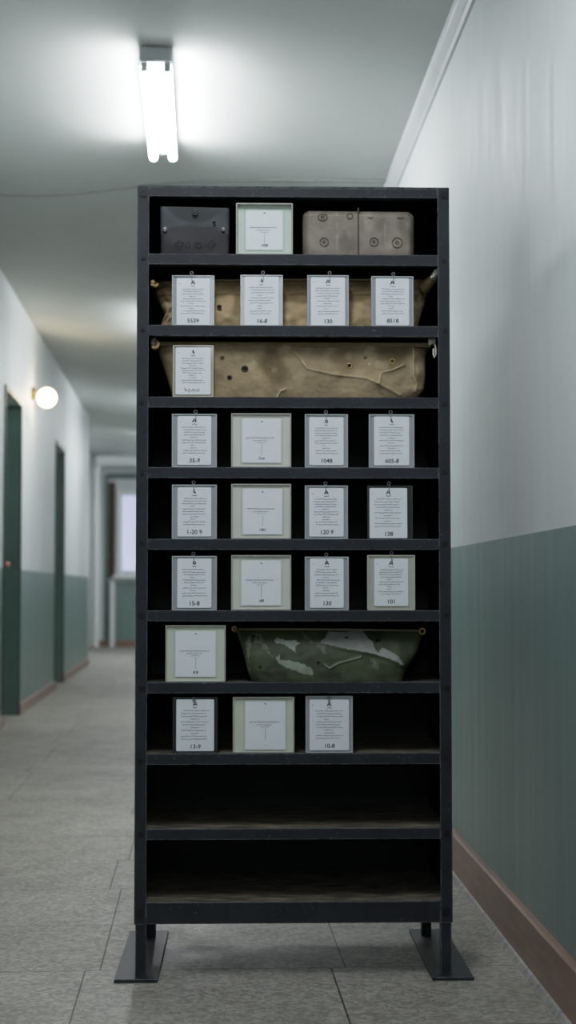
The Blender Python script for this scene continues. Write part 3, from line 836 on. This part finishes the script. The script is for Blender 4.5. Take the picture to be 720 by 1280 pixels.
def y7(x, z):
    v = z/.122; b = .018+.048*((1-v**2.2)**.8); s = 2*(x+.12)/.42-1
    return .085 - b*(1-min(.97, abs(s))**7)**(1/7) - wr7(x, z, .5, v)
bm = bmesh.new(); tube(bm, [(-.134, .062, .1225), (0, .060, .1225), (.15, .060, .121), (.305, .062, .1185)], .0028, 8); obj('top_seam', bm, simple('worn seam', lin(112, 112, 92), .6), G7, True)
for x, z, r in ((-.0953, .1031, .0055), (-.078, .0355, .004), (.0584, .0442, .0045), (.1265, .1015, .0040), (.1994, .0945, .0062)):
    eyelet('eyelet', G7, x, y7(x, z)-.0004, z, r*.8, [M['hole'] if r > .005 else M['hole_rim'], M['hole']])
bm = bmesh.new(); tube(bm, [(-.133, .064, .119), (-.139, .052, .1235)], [.0055, .0065], 12); ring(bm, (-.139, .052, .1235), .0055, .0016, 'Y', 16, 6); obj('brass_ring', bm, M['brass'], G7, 'auto')
bm = bmesh.new(); ring(bm, (.3068, .052, .1175), .0065, .0024, 'Y', 20, 8); tube(bm, [(.298, .06, .1185), (.302, .054, .118)], .002, 6); obj('brass_ring', bm, M['brass'], G7, True)

# ------------------------------------------------------------------ top shelf: black case, leather case
zb = SH[9]
case = thing('leather_pouch', 'flat black leather case with curved flap and rivets on the top shelf', 'case', on_shelf(-.234, 0, zb+.0006), YAW)
BK, BK_SHEEN = lin(15, 18, 23), lin(84, 94, 104)
def wrb(x, z, u, v):
    arc = .070 - .018*(x/.082)**2         # lower edge of the flap
    w = .0012*N(x*20, z*20, 51)
    return w
def cob(x, z, u, v):
    arc = .070-.018*(x/.082)**2
    up = .073 + .040*(abs(x)/.07)**2.2           # the darker lobe around the snap
    t = sstep(arc-.002, arc+.008, z)*(1-.75*sstep(up-.002, up+.01, z))
    c = mixc(BK, BK_SHEEN, t*(.35+.5*N(x*12, z*16, 52)))  # sheen band over the flap, painted into the leather colour
    c = mixc(c, BK_SHEEN, .35*math.exp(-((z-arc)/.003)**2)*sstep(-.5, .3, N(x*25, z*40, 54)))
    return c
bag_body('case_body', case, [(0, -.082), (1, -.083)], [(0, .0825), (1, .0825)], lambda u: .1165-.003*u, .06, .046, .043, wrb, cob, M['blackleather'], NU=160, NV=110, NB=30, nexp=22)
YBk = .011
bm = bmesh.new(); ring(bm, (.0005, YBk-.003, .101), .0062, .0014, 'Y', 20, 6); disc(bm, (.0005, YBk-.002, .101), .004, 'Y', 16, .003); obj('snap_button', bm, M['blackleather2'], case, True)
for x, z, r, m in ((-.071, .060, .0042, M['metal']), (.067, .061, .0036, M['metal']), (.046, .077, .0028, M['bolt'])):
    bm = bmesh.new(); ball(bm, (x, YBk-.002, z), r, 1, .6, 1, seg=12); ring(bm, (x, YBk-.002, z), r*1.1, .0008, 'Y', 14, 6); obj('rivet', bm, m, case, True)
def outline(bm, pts, y, r): tube(bm, [(x, y, z) for x, z in pts+[pts[0], pts[1]]], r, 6, cap=False)
for x, s, dia in ((-.037, .011, True), (.008, .009, False), (.038, .012, True), (-.015, .006, None)):
    bm = bmesh.new(); y = YBk-.0012; z = .026
    if dia: outline(bm, [(x-s, z), (x, z+s), (x+s, z+.002), (x, z-s)], y, .0008); ring(bm, (x, y, z), s*.4, .0007, 'Y', 14, 6)
    elif dia is False: ring(bm, (x, y, z), s*.85, .0008, 'Y', 20, 6); ring(bm, (x, y, z), s*.4, .0007, 'Y', 14, 6)
    else: outline(bm, [(x-s, z-s), (x-s, z+s), (x+s*.5, z+s), (x+s*.5, z-s)], y, .0007)
    obj('embossed_mark', bm, M['blackleather2'], case, True)

bx = thing('leather_case', 'taupe leather two-part case with embossed rings at right of top shelf', 'case', on_shelf(.1555, 0, zb+.0006), YAW)
TP, TPD, TPL = lin(142, 132, 124), lin(114, 105, 98), lin(170, 161, 154)
def leather_half(x0, x1, h, outer):
    bm = bmesh.new(); cl = bm.loops.layers.float_color.new('Col')
    NX, NZ = 70, 60; D = .11; yf = .014; rc = .016
    front = []
    for j in range(NZ+1):
        row = []
        for i in range(NX+1):
            x = x0+(x1-x0)*i/NX; z = h*j/NZ
            do = (x-x0) if outer < 0 else (x1-x)
            e = 0
            if do < rc: e += (1-do/rc)**2
            if h-z < rc: e += (1-(h-z)/rc)**2
            xx = x; zz = z
            if do < rc and h-z < rc:      # round the outer top corner
                dx, dz = rc-do, rc-(h-z); l = math.hypot(dx, dz)
                mx = max(dx, dz)
                if l > 0:
                    k = mx/l; xx = x + (dx-dx*k)*(1 if outer < 0 else -1); zz = z - (dz-dz*k)
            y = yf + .020*min(1.2, e) - .0014*N(x*16, z*15, 61) - .0004*N(x*70, z*70, 62)
            row.append(bm.verts.new((xx, y, zz)))
        front.append(row)
    for j in range(NZ):
        for i in range(NX): bm.faces.new((front[j][i], front[j][i+1], front[j+1][i+1], front[j+1][i]))
    loop = [front[0][i] for i in range(NX+1)] + [front[j][NX] for j in range(1, NZ+1)] + [front[NZ][i] for i in range(NX-1, -1, -1)] + [front[j][0] for j in range(NZ-1, 0, -1)]
    back = [bm.verts.new((v.co.x, D, v.co.z)) for v in loop]
    for k in range(len(loop)):
        bm.faces.new((loop[k], loop[(k+1) % len(loop)], back[(k+1) % len(loop)], back[k]))
    bm.faces.new(back)
    for f in bm.faces:
        for l in f.loops:
            p = l.vert.co
            c = mixc(TP, TPD, .8*sstep(-.05, .5, N(p.x*22, p.z*18, 63)))
            c = mixc(c, TPL, .5*sstep(.15, .5, N(p.x*26, p.z*20, 66)))
            c = mixc(c, TPD, .6*sstep(.022, .004, p.z))  # shade at the foot of the case painted into the colour
            for sx_ in (-.052, .062):
                d = abs(p.x-sx_-.0015*N(0, p.z*60, 3))
                c = mixc(c, TPL, .7*(1-sstep(.0006, .0022, d))*sstep(.2, -.2, N(p.x, p.z*40, 4)-.1))
            l[cl] = c
    return obj('case_half', bm, M['brownleather'], bx, True)
ha = leather_half(-.1325, -.0025, .112, -1); hb = leather_half(-.0005, .1325, .1115, 1)
bm = bmesh.new(); box(bm, -.0026, -.0004, .012, .10, 0, .1155, .0005, 1); obj('divider', bm, M['brownseam'], bx)
for x, z, r, hlf in ((-.0866, .0925, .011, ha), (-.0218, .0958, .0068, ha), (-.083, .033, .010, ha), (.0353, .034, .010, hb), (.0906, .0325, .012, hb), (.028, .094, .006, hb), (.098, .094, .007, hb)):
    bm = bmesh.new(); fl = r in (.011, .006, .007)
    pts = [(x+r*math.cos(R(20*k)), z+r*(.75 if fl else 1)*math.sin(R(20*k))) for k in range(18)]
    if r in (.006, .007): pts = [(x+r*math.cos(R(180+15*k)), z+.5*r*math.sin(R(180+15*k))) for k in range(12)]; tube(bm, [(a_, .0118, b_) for a_, b_ in pts], .0009, 6)
    else:
        outline(bm, pts, .0122, .0009)
        if r > .008:
            tube(bm, [(x-r*.4, .0122, z-.001), (x-r*.1, .0122, z+r*.35), (x+r*.35, .0122, z+r*.2), (x+r*.1, .0122, z-r*.3), (x-r*.3, .0122, z-r*.15)], .0008, 6)
    obj('embossed_ring', bm, M['brownseam'], hlf, True)

# ------------------------------------------------------------------ light
def area(name, loc, rot, sx, sy, power, col):
    l = bpy.data.lights.new(name, 'AREA'); l.shape = 'RECTANGLE'; l.size = sx; l.size_y = sy; l.energy = power; l.color = col
    o = bpy.data.objects.new(name, l); C.objects.link(o); o.location = loc; o.rotation_euler = rot; return o
COOL = (.92, .965, 1.)
area('corridor_lamp_front', (-.25, 2.35, 2.74), (0, 0, 0), .25, 1.1, 27, COOL)
area('corridor_lamp_behind', (0, -2.2, 2.7), (R(25), 0, 0), .6, 1.3, 32, COOL)
area('added_fill_end', (-1.6, 19.2, 2.75), (R(35), 0, 0), .3, 1.2, 50, COOL)  # added fill light, not a fixture: brightens the far end
w = bpy.data.worlds.new('World'); bpy.context.scene.world = w; w.use_nodes = True
bg = w.node_tree.nodes['Background']; bg.inputs[0].default_value = (.62, .68, .70, 1); bg.inputs[1].default_value = .28

# ------------------------------------------------------------------ camera
cam = bpy.data.cameras.new('camera'); co = bpy.data.objects.new('camera', cam); C.objects.link(co)
cam.sensor_fit = 'VERTICAL'; cam.sensor_height = 36; cam.sensor_width = 36
cam.lens = 36*1950/1280
co.location = (0, 0, .9); co.rotation_euler = (R(90)+math.atan(95/1950), 0, 0)
cam.dof.use_dof = True; cam.dof.focus_distance = 3.66; cam.dof.aperture_fstop = 3.6
cam.clip_start = .05
sc = bpy.context.scene; sc.camera = co
sc.view_settings.view_transform = 'Standard'; sc.view_settings.look = 'None'; sc.view_settings.exposure = 0
vs = sc.view_settings; vs.use_curve_mapping = True     # gentle highlight shoulder, as a camera gives
cm = vs.curve_mapping; cm.white_level = (4, 4, 4)
cv = cm.curves[3]
cv.points[0].location = (0, 0); cv.points[1].location = (1, 1)
for px_, py_ in ((.005, .02), (.02, .08), (.05, .2), (.12, .465), (.2, .65), (.35, .81), (.6, .92)): cv.points.new(px_, py_)
cm.update()
sc.cycles.use_denoising = True
sc.cycles.max_bounces = 10; sc.cycles.diffuse_bounces = 6
